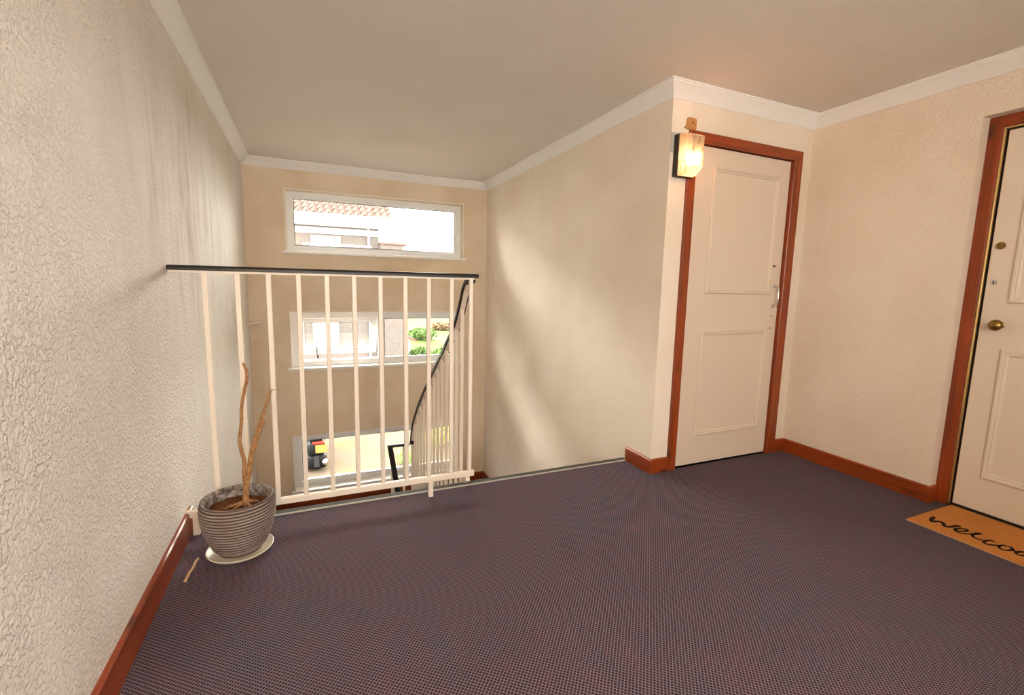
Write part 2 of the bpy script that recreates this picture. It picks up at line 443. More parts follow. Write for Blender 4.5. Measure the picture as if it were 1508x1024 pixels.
src = None
for x in (0.129, 0.252, 0.374, 0.497, 0.619, 0.741, 0.864, 0.986, 1.105, 1.227, 1.334):
    if src is None: src = obj('baluster', B(-0.0105, 0.0105, -0.0105, 0.0105, 0.112, 1.180, 0.002), M['rail_paint'], e, loc=(x, YR, 0))
    else: inst(src, e, (x, YR, 0))
f0 = obj('foot', B(-0.0125, 0.0125, -0.0125, 0.0125, 0.0, 0.086, 0.002), M['rail_paint'], e, loc=(1.114, YR, 0.0))
inst(f0, e, (0.038, YR, 0.0))

XS = 1.345
hp = [(-0.030, 1.184), (0.03, 1.165), (0.075, 1.125), (0.115, 1.06), (0.17, 0.985), (0.23, 0.915), (0.40, 0.79), (0.70, 0.575), (1.00, 0.36), (1.25, 0.165), (1.40, 0.025), (1.47, -0.05), (1.53, -0.14), (1.56, -0.22), (1.575, -0.262)]
# refined so that it follows a constant pitch between the two curves
e = empty('stair_railing', (XS, 0.8, ZL), 'cream railing with black handrail sloping down the upper flight', 'railing')
bm = bmesh.new(); sweep3(bm, cap2, [(XS, y, z) for y, z in hp], (1, 0, 0))
obj('handrail', bm, M['black_rail'], e, True, angle=50)
core = [(-0.014, -0.024), (0.014, -0.024), (0.014, -0.0178), (-0.014, -0.0178)]
bm = bmesh.new(); sweep3(bm, core, [(XS, y, z) for y, z in hp[1:-1]], (1, 0, 0))
obj('core_rail', bm, M['rail_paint'], e)
def hz(y):
    for (a, za), (b, zb) in zip(hp, hp[1:]):
        if a <= y <= b: return za + (zb-za)*(y-a)/(b-a)
    return hp[-1][1]
def bz(y): return 0.060 - 0.715*(y + 0.02)
ys = [0.130 + 0.1095*i for i in range(13)]
for y in ys:
    a, b = bz(y), hz(y) - 0.02
    bm = bmesh.new(); box(bm, XS - 0.0095, XS + 0.0095, y - 0.0095, y + 0.0095, a - 0.01, b)
    obj('baluster', bm, M['rail_paint'], e)
bm = bmesh.new(); sweep3(bm, [(-0.012, -0.017), (0.012, -0.017), (0.012, 0.017), (-0.012, 0.017)], [(XS, 0.0, bz(0.0)), (XS, 1.53, bz(1.53))], (1, 0, 0))
obj('bottom_rail', bm, M['rail_paint'], e)
obj('post', B(XS - 0.0125, XS + 0.0125, 1.552, 1.577, ZL, -0.27, 0.002), M['rail_paint'], e)

XL = 1.155
e = empty('lower_stair_railing', (XL, 1.0, ZL - 0.6), 'black topped railing turning down the lower flight', 'railing')
bm = bmesh.new(); sweep3(bm, cap, [(XS - 0.024, 1.585, -0.268), (XL - 0.02, 1.585, -0.268)], (0, -1, 0))
obj('turn_rail', bm, M['black_rail'], e, True, angle=50)
lp = [(1.60, -0.272), (1.50, -0.335), (1.0, -0.692), (0.5, -1.05), (0.05, -1.37)]
bm = bmesh.new(); sweep3(bm, cap, [(XL, y, z) for y, z in lp], (-1, 0, 0))
obj('handrail', bm, M['black_rail'], e, True, angle=50)
for i in range(13):
    y = 1.50 - 0.1095*i; t = -0.335 - 0.715*(1.50 - y) - 0.02
    obj('baluster', B(XL - 0.0095, XL + 0.0095, y - 0.0095, y + 0.0095, t - 0.96, t), M['rail_paint'], e)
obj('baluster', B(1.262, 1.281, 1.575, 1.594, ZL, -0.283), M['rail_paint'], e)
bm = bmesh.new(); sweep3(bm, [(-0.012, -0.017), (0.012, -0.017), (0.012, 0.017), (-0.012, 0.017)], [(XL, 1.55, -1.26), (XL, 0.1, -1.26 - 0.715*1.45)], (-1, 0, 0))
obj('bottom_rail', bm, M['rail_paint'], e)

# ------------------------------------------------------------------ stair windows
def frame_ring(bm, x0, x1, z0, z1, w, y0, y1, bev=0.004):
    """four mitred bars round a rectangle in the xz plane, bar width w inwards"""
    o = [(x0, z0), (x1, z0), (x1, z1), (x0, z1)]; i_ = [(x0+w, z0+w), (x1-w, z0+w), (x1-w, z1-w), (x0+w, z1-w)]
    c = min(w*0.3, 0.012)
    prof = [(0.0, y1), (0.0, y0), (w - c, y0), (w, y0 + c), (w, y1)]
    rings = []
    for k in range(4):
        sx = 1 if o[k][0] == x0 else -1; sz = 1 if o[k][1] == z0 else -1
        rings.append([bm.verts.new((o[k][0] + sx*d, y, o[k][1] + sz*d)) for d, y in prof])
    n = len(prof)
    for k in range(4):
        a, b = rings[k], rings[(k+1) % 4]
        for j in range(n): bm.faces.new((a[j], a[(j+1) % n], b[(j+1) % n], b[j]))
    return bm
def stair_window(n, hole, label, kind):
    x0, x1, z0, z1 = hole; y0 = F + 0.085; y1 = F + 0.15
    e = empty('window_%d' % n, ((x0+x1)/2, F, z0), label, 'window', kind='structure')
    fr = 0.070
    bm = bmesh.new(); frame_ring(bm, x0, x1, z0, z1, fr, y0, y1); obj('frame', bm, M['upvc'], e)
    # thin bead where the reveal meets the wall face
    bm = bmesh.new(); frame_ring(bm, x0 - 0.012, x1 + 0.012, z0 - 0.012, z1 + 0.012, 0.012, F - 0.006, F + 0.004); obj('bead', bm, M['rail_paint'] if n == 1 else M['upvc'], e)
    # sill board
    bm = bmesh.new(); box(bm, x0 - 0.042, x1 + 0.042, F - 0.030, y0 + 0.004, z0 - 0.020, z0 + 0.008, 0.004, 2); obj('sill', bm, M['white_gloss'], e)
    if kind == 'fixed':
        bm = bmesh.new(); frame_ring(bm, x0 + fr, x1 - fr, z0 + fr, z1 - fr, 0.006, y0 + 0.014, y0 + 0.02); obj('gasket', bm, M['gasket'], e)
        obj('pane', B(x0 + fr, x1 - fr, y0 + 0.025, y0 + 0.031, z0 + fr, z1 - fr), M['glass'], e)
    else:
        mx0, mx1 = 1.238, 1.308
        bm = bmesh.new(); box(bm, mx0, mx1, y0 + 0.001, y1, z0 + fr - 0.002, z1 - fr + 0.002, 0.006); obj('mullion', bm, M['upvc'], e)
        bm = bmesh.new(); frame_ring(bm, mx1, x1 - fr, z0 + fr, z1 - fr, 0.005, y0 + 0.014, y0 + 0.02); obj('gasket', bm, M['gasket'], e)
        obj('pane', B(mx1, x1 - fr, y0 + 0.025, y0 + 0.031, z0 + fr, z1 - fr), M['glass'], e)
        # top hung sash standing open
        sw, sh = mx0 - (x0 + fr) - 0.006, z1 - z0 - 2*fr + 0.004
        rot = Matrix.Translation((x0 + fr + 0.003, y0 + 0.03, z1 - fr)) @ Matrix.Rotation(math.radians(24), 4, 'X')
        def put(bm, nm, mt, par):
            bmesh.ops.transform(bm, matrix=rot, verts=bm.verts[:]); return obj(nm, bm, mt, par)
        bm = bmesh.new(); frame_ring(bm, 0, sw, -sh, -0.006, 0.048, 0.0, 0.05)
        s = put(bm, 'sash', M['upvc'], e)
        bm = bmesh.new(); frame_ring(bm, 0.048, sw - 0.048, -sh + 0.048, -0.054, 0.004, 0.010, 0.015); put(bm, 'gasket', M['gasket'], s)
        put(B(0.048, sw - 0.048, 0.02, 0.026, -sh + 0.048, -0.054), 'pane', M['glass'], s)
        bm = bmesh.new(); box(bm, 0.155, 0.170, -0.03, 0.0, -sh + 0.012, -sh + 0.11, 0.004); put(bm, 'handle', M['gasket'], s)
        obj('stay_peg', B(0.605, 0.622, y0 - 0.012, y0, z0 + 0.082, z0 + 0.125, 0.003), M['gasket'], e)
        bm = bmesh.new(); tube(bm, [(1.225, y0 + 0.05, z1 - 0.17), (1.225, y0 + 0.16, z0 + 0.20)], 0.005, 6); obj('stay_arm', bm, M['chrome'], e)
    return e
stair_window(1, WIN[0], 'shallow white framed window high under the cornice', 'fixed')
stair_window(2, WIN[1], 'white framed stair window with its left sash open', 'open')
stair_window(3, WIN[2], 'low white framed stair window at half landing height', 'fixed')
e = empty('window_4', ((BW[0]+BW[1])/2, YB, BW[2]), 'added unseen white framed window for fill light at the back of the landing', 'window', kind='structure')  # added out of view to let in fill daylight
bm = bmesh.new(); frame_ring(bm, BW[0], BW[1], BW[2], BW[3], 0.05, YB - 0.20, YB - 0.15); obj('frame', bm, M['upvc'], e)
obj('sill', B(BW[0] - 0.05, BW[1] + 0.05, YB - 0.15, YB + 0.04, BW[2] - 0.025, BW[2] + 0.005, 0.004), M['white_gloss'], e)
obj('pane', B(BW[0] + 0.05, BW[1] - 0.05, YB - 0.18, YB - 0.174, BW[2] + 0.05, BW[3] - 0.05), M['glass'], e)

# small corner shelf where the rough wall meets the window wall
bm = bmesh.new(); prism(bm, [(0.0, F), (0.0, F - 0.30), (0.015, F - 0.30), (0.115, F - 0.02), (0.115, F)], 2, 0.735, 0.750)
tag(obj('corner_shelf', bm, M['wall']), 'small cream three cornered shelf in the stairwell corner', 'shelf')

# ------------------------------------------------------------------ cupboard door
e = empty('door_1', ((DX0+DX1)/2, C, 0), 'cream cupboard door with two moulded panels in a red brown frame', 'door', kind='structure')
AX0, AX1, AZ = 2.599, 3.574, 2.070
IX0, IX1, IZ = 2.658, 3.500, 2.008
ya, yb = C - 0.020, C + 0.02
for nm, poly, mt in (('architrave_side', [(AX0, 0.0), (IX0, 0.0), (IX0, IZ), (AX0, AZ)], 'wood_z'),
                     ('architrave_side', [(IX1, 0.0), (AX1, 0.0), (AX1, AZ), (IX1, IZ)], 'wood_z'),
                     ('architrave_head', [(AX0, AZ), (IX0, IZ), (IX1, IZ), (AX1, AZ)], 'wood_x')):
    bm = bmesh.new(); prism(bm, poly, 1, ya, yb)
    bmesh.ops.bevel(bm, geom=[ed for ed in bm.edges if all(abs(v.co.y - ya) < 1e-5 for v in ed.verts)], offset=0.003, segments=1, affect='EDGES')
    obj(nm, bm, M[mt], e)
yd = C + 0.004          # face of the door leaf
leaf = obj('leaf', B(IX0 + 0.004, IX1 - 0.006, yd, yd + 0.04, 0.012, IZ - 0.006, 0.002), M['door'], e)
obj('lining', B(DX0, IX0 - 0.004, C + 0.021, C + 0.13, 0, DZ), M['wood_z'], e); obj('lining', B(IX1 + 0.004, DX1, C + 0.021, C + 0.13, 0, DZ), M['wood_z'], e)
obj('stop', B(IX0 - 0.003, IX1 + 0.003, yd + 0.046, yd + 0.06, 0.0, DZ - 0.002), M['dark'], e)
def moulding(a0, a1, z0, z1, conv, par, w=0.032, d=0.014, mt='door'):
    """picture-frame moulding; conv(a, depth, z) -> world point"""
    prof = [(0.0, 0.0), (0.0, d*0.5), (w*0.18, d), (w*0.42, d), (w*0.52, d*0.55), (w*0.72, d*0.75), (w*0.92, d*0.45), (w, 0.0)]
    bm = bmesh.new(); rings = []
    for ca, cz, sa, sz in ((a0, z0, 1, 1), (a1, z0, -1, 1), (a1, z1, -1, -1), (a0, z1, 1, -1)):
        rings.append([bm.verts.new(conv(ca + sa*q, dd, cz + sz*q)) for q, dd in prof])
    n = len(prof)
    for k in range(4):
        a, b = rings[k], rings[(k+1) % 4]
        for j in range(n-1): bm.faces.new((a[j], a[j+1], b[j+1], b[j]))
        bm.faces.new((a[n-1], a[0], b[0], b[n-1]))
    return obj('panel_moulding', bm, M[mt], par)
cv = lambda a, d, z: (a, yd - d, z)
moulding(2.813, 3.398, 1.128, 1.896, cv, e); moulding(2.806, 3.402, 0.202, 0.894, cv, e)
hx = 3.440
bm = bmesh.new(); tube(bm, [(hx, yd, 1.186), (hx + 0.004, yd - 0.028, 1.184), (hx + 0.005, yd - 0.034, 1.172), (hx + 0.005, yd - 0.036, 1.116), (hx + 0.005, yd - 0.034, 1.064), (hx + 0.004, yd - 0.028, 1.052), (hx, yd, 1.050)], 0.0052, 10)
hd = obj('pull_handle', bm, M['chrome'], e, True)
for z in (1.186, 1.050):
    bm = bmesh.new(); lathe(bm, [(0.013, yd), (0.013, yd - 0.003), (0.009, yd - 0.006), (0.006, yd - 0.006)], hx, z, 16, 'y'); obj('rose', bm, M['chrome'], hd, True)
obj('latch_slot', B(3.412, 3.436, yd - 0.0015, yd + 0.001, 1.314, 1.325), M['dark'], e)
for z in (0.984, 0.900):
    bm = bmesh.new(); lathe(bm, [(0.011, yd), (0.011, yd - 0.002), (0.009, yd - 0.003)], hx - 0.002, z, 16, 'y'); k = obj('keyhole_plate', bm, M['door'], e, True)
    obj('keyhole', B(hx - 0.0035, hx + 0.0015, yd - 0.0036, yd - 0.0028, z - 0.006, z + 0.006), M['dark'], k)
for z in (1.62, 1.66):
    obj('hinge', B(IX0 + 0.001, IX0 + 0.008, yd - 0.006, yd + 0.001, z, z + 0.03, 0.001), M['door'], e)

# tan offcut of board left above the frame's corner
e = empty('board_offcut', (2.61, C, 2.09), 'small torn tan board offcut with a screw above the cupboard door corner', 'board')
bm = bmesh.new(); prism(bm, [(2.556, 2.080), (2.571, 2.090), (2.577, 2.132), (2.590, 2.140), (2.640, 2.137), (2.646, 2.130), (2.646, 2.0708), (2.601, 2.0708), (2.580, 2.0745)], 1, C - 0.008, C - 0.0005)
obj('board', bm, M['tan_patch'], e)
bm = bmesh.new(); lathe(bm, [(0.005, C - 0.008), (0.004, C - 0.010)], 2.618, 2.112, 10, 'y'); obj('screw', bm, M['dark'], e)

# ------------------------------------------------------------------ bulkhead lamp
def lamp_glass():
    m = bpy.data.materials.new('prismatic_lamp_glass'); m.use_nodes = True; t = m.node_tree; t.nodes.clear()
    o = t.nodes.new('ShaderNodeOutputMaterial'); mx = t.nodes.new('ShaderNodeMixShader'); mx2 = t.nodes.new('ShaderNodeMixShader')
    tr = t.nodes.new('ShaderNodeBsdfTransparent'); tl = t.nodes.new('ShaderNodeBsdfTranslucent'); gl = t.nodes.new('ShaderNodeBsdfGlossy')
    tr.inputs[0].default_value = (1, 0.9, 0.78, 1); tl.inputs[0].default_value = (1.0, 0.90, 0.75, 1); gl.inputs['Roughness'].default_value = 0.25
    g = t.nodes.new('ShaderNodeNewGeometry'); mp = t.nodes.new('ShaderNodeMapping'); mp.inputs['Scale'].default_value = (1, 1, 0.35); t.links.new(g.outputs['Position'], mp.inputs[0])
    nz = t.nodes.new('ShaderNodeTexNoise'); nz.inputs['Scale'].default_value = 60; t.links.new(mp.outputs[0], nz.inputs['Vector'])
    rp = t.nodes.new('ShaderNodeValToRGB'); t.links.new(nz.outputs['Fac'], rp.inputs[0])
    rp.color_ramp.elements[0].position = 0.32; rp.color_ramp.elements[0].color = (0.55, 0.45, 0.34, 1); rp.color_ramp.elements[1].position = 0.5; rp.color_ramp.elements[1].color = (1, 0.93, 0.80, 1)
    t.links.new(rp.outputs[0], tl.inputs[0])
    mx.inputs[0].default_value = 0.62; mx2.inputs[0].default_value = 0.06
    t.links.new(tr.outputs[0], mx.inputs[1]); t.links.new(tl.outputs[0], mx.inputs[2])
    t.links.new(mx.outputs[0], mx2.inputs[1]); t.links.new(gl.outputs[0], mx2.inputs[2]); t.links.new(mx2.outputs[0], o.inputs[0])
    return m
M['lamp_glass'] = lamp_glass()
def emitter(name, c, s):
    m = mat(name, (0, 0, 0)); b = m.node_tree.nodes['Principled BSDF']
    b.inputs['Emission Color'].default_value = (*c, 1); b.inputs['Emission Strength'].default_value = s; return m
M['bulb'] = emitter('lit_bulb', (1.0, 0.78, 0.48), 9)
def bulkhead(x0, yw, z0, flip, label, power, color, patch):
    """lamp on a wall of constant y; flip = -1 faces -y, +1 faces +y"""
    x1, z1 = x0 + 0.134, z0 + 0.237
    e = empty('bulkhead_lamp', ((x0+x1)/2, yw, z0), label, 'lamp')
    Y = lambda d: yw + flip*d
    def bx(bm, a0, a1, d0, d1, c0, c1, *k): return box(bm, a0, a1, min(Y(d0), Y(d1)), max(Y(d0), Y(d1)), c0, c1, *k)
    if patch: obj('bare_patch', bx(bmesh.new(), x0 - 0.018, x1 + 0.004, 0.0003, 0.003, z0 + 0.137, z1 + 0.012), M['grey_patch'], e)
    bm = bmesh.new(); bx(bm, x0, x1, 0.0205, 0.046, z0, z1, 0.010, 3); bx(bm, x0 + 0.004, x1 - 0.02, 0.0035, 0.022, z0 + 0.004, z1 - 0.004)
    obj('base', bm, M['lamp_base'], e)
    # ribbed glass, tapering forwards, with the lower front corner cut away
    bm = bmesh.new()
    def ring(d, xa, xb, za, zb, c):
        nrib = 9
        top = [(xa + (xb-xa)*k/nrib, zb) for k in range(nrib + 1)]
        right = [(xb, zb - (zb-za-c)*k/8) for k in range(1, 9)]
        bot = [(xb - c, za)] + [(xb - c - (xb-xa-c)*k/6, za) for k in range(1, 7)]
        left = [(xa, za + (zb-za)*k/8) for k in range(1, 8)]
        return [bm.verts.new((x, Y(d), z)) for x, z in top + right + bot + left]
    RV = [ring(0.046, x0 + 0.004, x1 - 0.004, z0 + 0.004, z1 - 0.003, 0.012), ring(0.075, x0 + 0.005, x1 - 0.006, z0 + 0.003, z1 - 0.008, 0.020),
          ring(0.105, x0 + 0.014, x1 - 0.010, z0 + 0.012, z1 - 0.016, 0.032), ring(0.118, x0 + 0.030, x1 - 0.016, z0 + 0.030, z1 - 0.024, 0.034)]
    for i in range(3):
        k = len(RV[i])
        for j in range(k): bm.faces.new((RV[i][j], RV[i][(j+1) % k], RV[i+1][(j+1) % k], RV[i+1][j]))
    bm.faces.new(RV[3])
    obj('glass_cover', bm, M['lamp_glass'], e)
    bc = Vector((x0 + 0.068, Y(0.078), z0 + 0.087))
    bm = bmesh.new(); bmesh.ops.create_uvsphere(bm, u_segments=16, v_segments=10, radius=0.023, matrix=Matrix.Translation(bc) @ Matrix.Diagonal((1, 0.9, 1.35, 1)))
    obj('bulb', bm, M['bulb'], e, True)
    pl = bpy.data.lights.new('bulkhead_bulb_light', 'POINT'); pl.energy = power; pl.color = color; pl.shadow_soft_size = 0.03
    po = bpy.data.objects.new('bulkhead_bulb_light', pl); col.objects.link(po); po.location = bc + Vector((0, flip*0.028, 0))
bulkhead(2.488, C, 1.793, -1, 'lit bulkhead wall lamp with ribbed glass over the cupboard door frame', 2.3, (1.0, 0.42, 0.15), True)
bulkhead(0.12, YB, 1.80, 1, 'added unseen fill lamp shaped as a bulkhead at the back of the landing', 160.0, (1.0, 0.75, 0.54), False)  # second lamp added unseen behind the camera as warm fill

# ------------------------------------------------------------------ front door in its reveal
XF = R + 0.064                      # front of the frame
e = empty('door_2', (R + 0.09, (RY0+RY1)/2, 0), 'cream panelled front door with brass knob in a red brown frame', 'door', kind='structure')
fwid = 0.056
obj('frame_jamb', B(XF, XF + 0.10, RY1 - fwid, RY1, 0, RZ - 0.0, 0.003), M['wood_z'], e)
obj('frame_jamb', B(XF, XF + 0.10, RY0, RY0 + fwid, 0, RZ - 0.0, 0.003), M['wood_z'], e)
obj('frame_head', B(XF + 0.001, XF + 0.10, RY0 + fwid, RY1 - fwid, RZ - fwid, RZ, 0.003), M['wood_y'], e)
di0, di1, diz = RY0 + fwid, RY1 - fwid, RZ - fwid
obj('draught_strip', B(XF + 0.006, XF + 0.022, di1 - 0.010, di1 - 0.0005, 0.0, diz, 0.002), M['brass_strip'], e)
obj('draught_strip', B(XF + 0.006, XF + 0.022, di0 + 0.0005, di0 + 0.010, 0.0, diz, 0.002), M['brass_strip'], e)
obj('draught_strip', B(XF + 0.006, XF + 0.022, di0 + 0.0105, di1 - 0.0105, diz - 0.009, diz - 0.0005, 0.002), M['brass_strip'], e)
xd = R + 0.090
obj('gap', B(xd + 0.012, xd + 0.06, di0, di1, 0.001, diz), M['dark'], e)
obj('leaf', B(xd, xd + 0.011, di0 + 0.016, di1 - 0.016, 0.014, diz - 0.015, 0.002), M['door_front'], e)
obj('threshold', B(XF, xd + 0.02, di0, di1, 0.0, 0.008, 0.002), M['dark'], e)
cv2 = lambda a, d, z: (xd - d, a, z)
moulding(di0 + 0.11, -1.279, 1.118, 1.90, cv2, e, 0.036, 0.012, 'door_front'); moulding(di0 + 0.11, -1.283, 0.195, 0.886, cv2, e, 0.036, 0.012, 'door_front')
def turned(name, prof, y, z, mt, seg=20):
    bm = bmesh.new(); lathe(bm, [(r, xd - d) for r, d in prof], y, z, seg, 'x'); return obj(name, bm, mt, e, True, angle=40)
turned('knob', [(0.019, 0.0), (0.019, 0.005), (0.012, 0.009), (0.011, 0.022), (0.020, 0.030), (0.0275, 0.040), (0.0285, 0.048), (0.024, 0.058), (0.012, 0.064), (0.002, 0.065)], -1.263, 1.006, M['brass'], 24)
turned('latch_cover', [(0.0185, 0.0), (0.0185, 0.006), (0.016, 0.011), (0.010, 0.012), (0.009, 0.009), (0.002, 0.009)], -1.220, 1.407, M['brass'])
lk = turned('lock_cylinder', [(0.0145, 0.0), (0.0145, 0.004), (0.012, 0.007), (0.002, 0.007)], -1.214, 1.223, M['chrome'])
obj('key_slot', B(xd - 0.0085, xd - 0.0065, -1.2165, -1.2115, 1.216, 1.230), M['dark'], lk)

# ------------------------------------------------------------------ doormat with its word
def coir():
    m = mat('coir_mat', (0.42, 0.17, 0.045), 0.95, spec=0.1); n = N(m); v = n.coord()
    a = n.noise(v, 260, 3, 0.7); b = n.noise(v, 14, 3)
    c = n.mix(n.ramp(a, [(0.3, 0.0), (0.7, 1.0)]), (0.46, 0.18, 0.042), (0.74, 0.32, 0.095))
    c = n.mix(n.math('MULTIPLY', n.ramp(b, [(0.4, 0.0), (0.7, 1.0)]), 0.35), c, (0.48, 0.20, 0.055))
    n.base(c); n.bump(a, 0.8, 0.003); return m
M['coir'] = coir(); M['mat_ink'] = mat('black_mat_print', (0.020, 0.014, 0.010), 0.95, spec=0.1); M['mat_back'] = mat('pale_mat_backing', (0.5, 0.36, 0.22), 0.9)
MX0, MX1, MY0, MY1, MZ = 3.322, 3.738, -1.925, -1.192, 0.012
e = empty('doormat', ((MX0+MX1)/2, (MY0+MY1)/2, 0), 'tan coir doormat reading Welcome in black script at the front door', 'doormat')
obj('backing', B(MX0 - 0.002, MX1 + 0.002, MY0 - 0.002, MY1 + 0.002, 0.0003, 0.003), M['mat_back'], e)
bm = bmesh.new(); box(bm, MX0, MX1, MY0, MY1, 0.003, MZ)
bmesh.ops.bevel(bm, geom=[ed for ed in bm.edges if all(v.co.z > 0.01 for v in ed.verts)], offset=0.005, segments=2, affect='EDGES')
obj('pile', bm, M['coir'], e)
def catmull(pts, k=6):
    P = [pts[0]] + list(pts) + [pts[-1]]; out = []
    for i in range(1, len(P)-2):
        p0, p1, p2, p3 = [Vector(q) for q in P[i-1:i+3]]
        for s in range(k):
            t = s / k
            out.append(0.5*((2*p1) + (p2-p0)*t + (2*p0-5*p1+4*p2-p3)*t*t + (3*p1-p0-3*p2+p3)*t**3))
    out.append(Vector(P[-2])); return out
# letters drawn in a frame of their own: u along the word, v up the letter (metres)
LETTERS = [
    ('W', [(0.049,0.147),(0.058,0.099),(0.071,0.076),(0.080,0.102),(0.092,0.118),(0.107,0.103),(0.123,0.079),(0.136,0.095),(0.143,0.134),(0.152,0.158)], 0.013),
    ('e', [(0.169,0.080),(0.183,0.101),(0.188,0.130),(0.178,0.144),(0.164,0.128),(0.158,0.095),(0.170,0.070),(0.191,0.070),(0.207,0.093)], 0.010),
    ('l', [(0.207,0.093),(0.220,0.125),(0.228,0.158),(0.220,0.145),(0.219,0.105),(0.235,0.080),(0.252,0.079),(0.262,0.091)], 0.010),
    ('c', [(0.294,0.118),(0.281,0.122),(0.271,0.094),(0.275,0.067),(0.289,0.058),(0.301,0.072),(0.318,0.098)], 0.010),
    ('o', [(0.318,0.106),(0.322,0.078),(0.340,0.065),(0.355,0.086),(0.354,0.118),(0.341,0.130),(0.326,0.123),(0.318,0.104)], 0.009),
    ('m', [(0.354,0.118),(0.362,0.105),(0.374,0.100),(0.386,0.132),(0.377,0.112),(0.375,0.090),(0.388,0.077),(0.402,0.094),(0.410,0.128),(0.420,0.126),(0.422,0.080),(0.430,0.112),(0.442,0.132),(0.450,0.118),(0.450,0.080),(0.460,0.112),(0.472,0.130),(0.480,0.115),(0.482,0.084),(0.496,0.076)], 0.009),
    ('e', [(0.496,0.080),(0.516,0.100),(0.522,0.126),(0.512,0.140),(0.500,0.122),(0.496,0.095),(0.508,0.072),(0.530,0.072),(0.548,0.094)], 0.009)]
for name, pts, w in LETTERS:
    c = catmull(pts); bm = bmesh.new(); lo = []; hi = []
    n_ = len(c)
    for i, p in enumerate(c):
        t = (c[min(i+1, n_-1)] - c[max(i-1, 0)]); t = t.normalized() if t.length > 1e-6 else Vector((1, 0))
        q = Vector((-t.y, t.x)) * w * (0.62 if 0 < i < n_-1 else 0.3)
        for s, L_ in ((1, hi), (-1, lo)):
            z = p + q*s
            L_.append((bm.verts.new((MX0 + z.y, MY1 - z.x, MZ + 0.0009)), bm.verts.new((MX0 + z.y, MY1 - z.x, MZ - 0.001))))
    for i in range(n_-1):
        bm.faces.new((lo[i][0], lo[i+1][0], hi[i+1][0], hi[i][0])); bm.faces.new((lo[i][1], hi[i][1], hi[i+1][1], lo[i+1][1]))
        bm.faces.new((lo[i][0], lo[i][1], lo[i+1][1], lo[i+1][0])); bm.faces.new((hi[i][0], hi[i+1][0], hi[i+1][1], hi[i][1]))
    obj('letter', bm, M['mat_ink'], e)

# ------------------------------------------------------------------ potted dead plant
PX, PY = 0.235, -0.275
sc_ = empty('plant_saucer', (PX, PY, 0), 'round cream saucer under the ribbed plant pot', 'saucer')
bm = bmesh.new(); lathe(bm, [(0.085, 0.0005), (0.100, 0.002), (0.122, 0.012), (0.127, 0.020), (0.124, 0.022), (0.117, 0.017), (0.098, 0.009), (0.02, 0.008)], PX, PY, 56)
obj('dish', bm, mat('cream_glazed_saucer', (0.78, 0.70, 0.56), 0.35), sc_, True, angle=60)
def potmat():
    m = mat('ribbed_grey_brown_pot', (0.2, 0.16, 0.14), 0.75, spec=0.3); n = N(m); v = n.coord()
    a = n.noise(n.coord(scale=(5, 5, 60)), 1.0, 4, 0.6); b = n.noise(v, 9, 3)
    z = n.sep(v)[2]
    ph = n.math('FRACT', n.math('MULTIPLY', n.math('SUBTRACT', z, 0.032), 15/0.196))
    rib = n.math('SUBTRACT', 1.0, n.math('ABSOLUTE', n.math('SUBTRACT', n.math('MULTIPLY', ph, 2.0), 1.0)))   # 0 in the groove, 1 on the ridge
    rib = n.math('ADD', n.math('MULTIPLY', rib, 0.75), n.math('MULTIPLY', a, 0.5))
    c = n.mix(n.ramp(rib, [(0.42, 0.0), (0.88, 1.0)]), (0.072, 0.042, 0.034), (0.40, 0.335, 0.30))
    c = n.mix(n.math('MULTIPLY', n.ramp(b, [(0.45, 0.0), (0.65, 1.0)]), 0.5), c, (0.13, 0.075, 0.06))
    n.base(c); n.bump(n.noise(v, 160, 3), 0.4, 0.002); return m
M['pot'] = potmat()
e = empty('plant_pot', (PX, PY, 0.010), 'ribbed grey brown ceramic pot by the railing', 'plant pot')
prof = []
def pr_r(z):
    t = (z - 0.012) / 0.226
    return 0.083 + 0.060 * (1 - (1 - min(t, 1.0)) ** 2.1) - 0.010 * max(0, t - 0.62) ** 1.2 * 2
nr = 15
prof.append((0.060, 0.0095)); prof.append((0.080, 0.0095)); prof.append((0.084, 0.018)); prof.append((0.087, 0.030))
for k in range(nr):
    za = 0.032 + k * (0.196 - 0.0) / nr; dz = 0.196 / nr
    for q, off in ((0.0, 0.0), (0.25, 0.0034), (0.5, 0.0048), (0.75, 0.0034), (0.96, 0.0)):
        z = za + dz*q; prof.append((pr_r(z) + off, z))
prof += [(0.1355, 0.2295), (0.138, 0.236), (0.136, 0.243), (0.130, 0.245), (0.124, 0.241), (0.122, 0.23), (0.121, 0.20), (0.118, 0.19), (0.02, 0.185)]
bm = bmesh.new(); lathe(bm, prof, PX, PY, 72)
bm.faces.ensure_lookup_table()
for i_, f in enumerate(bm.faces):
    if (len(prof) - 6) * 72 <= i_ < (len(prof) - 1) * 72: f.material_index = 1      # mottled inside
inm = mat('mottled_grey_pot_inside', (0.3, 0.27, 0.24), 0.85, spec=0.2); n = N(inm); n.base(n.mix(n.ramp(n.noise(n.coord(), 38, 4, 0.7), [(0.38, 0.0), (0.62, 1.0)]), (0.10, 0.075, 0.062), (0.40, 0.36, 0.33)))
obj('pot', bm, [M['pot'], inm], e, True, angle=75)
soilm = mat('dry_brown_soil', (0.14, 0.045, 0.018), 0.95, spec=0.1); n = N(soilm); v = n.coord(); n.base(n.mix(n.ramp(n.noise(v, 90, 4, 0.7), [(0.35, 0.0), (0.7, 1.0)]), (0.07, 0.022, 0.010), (0.24, 0.09, 0.038))); n.bump(n.noise(v, 120, 3), 1.0, 0.006)
bm = bmesh.new()
rings = []
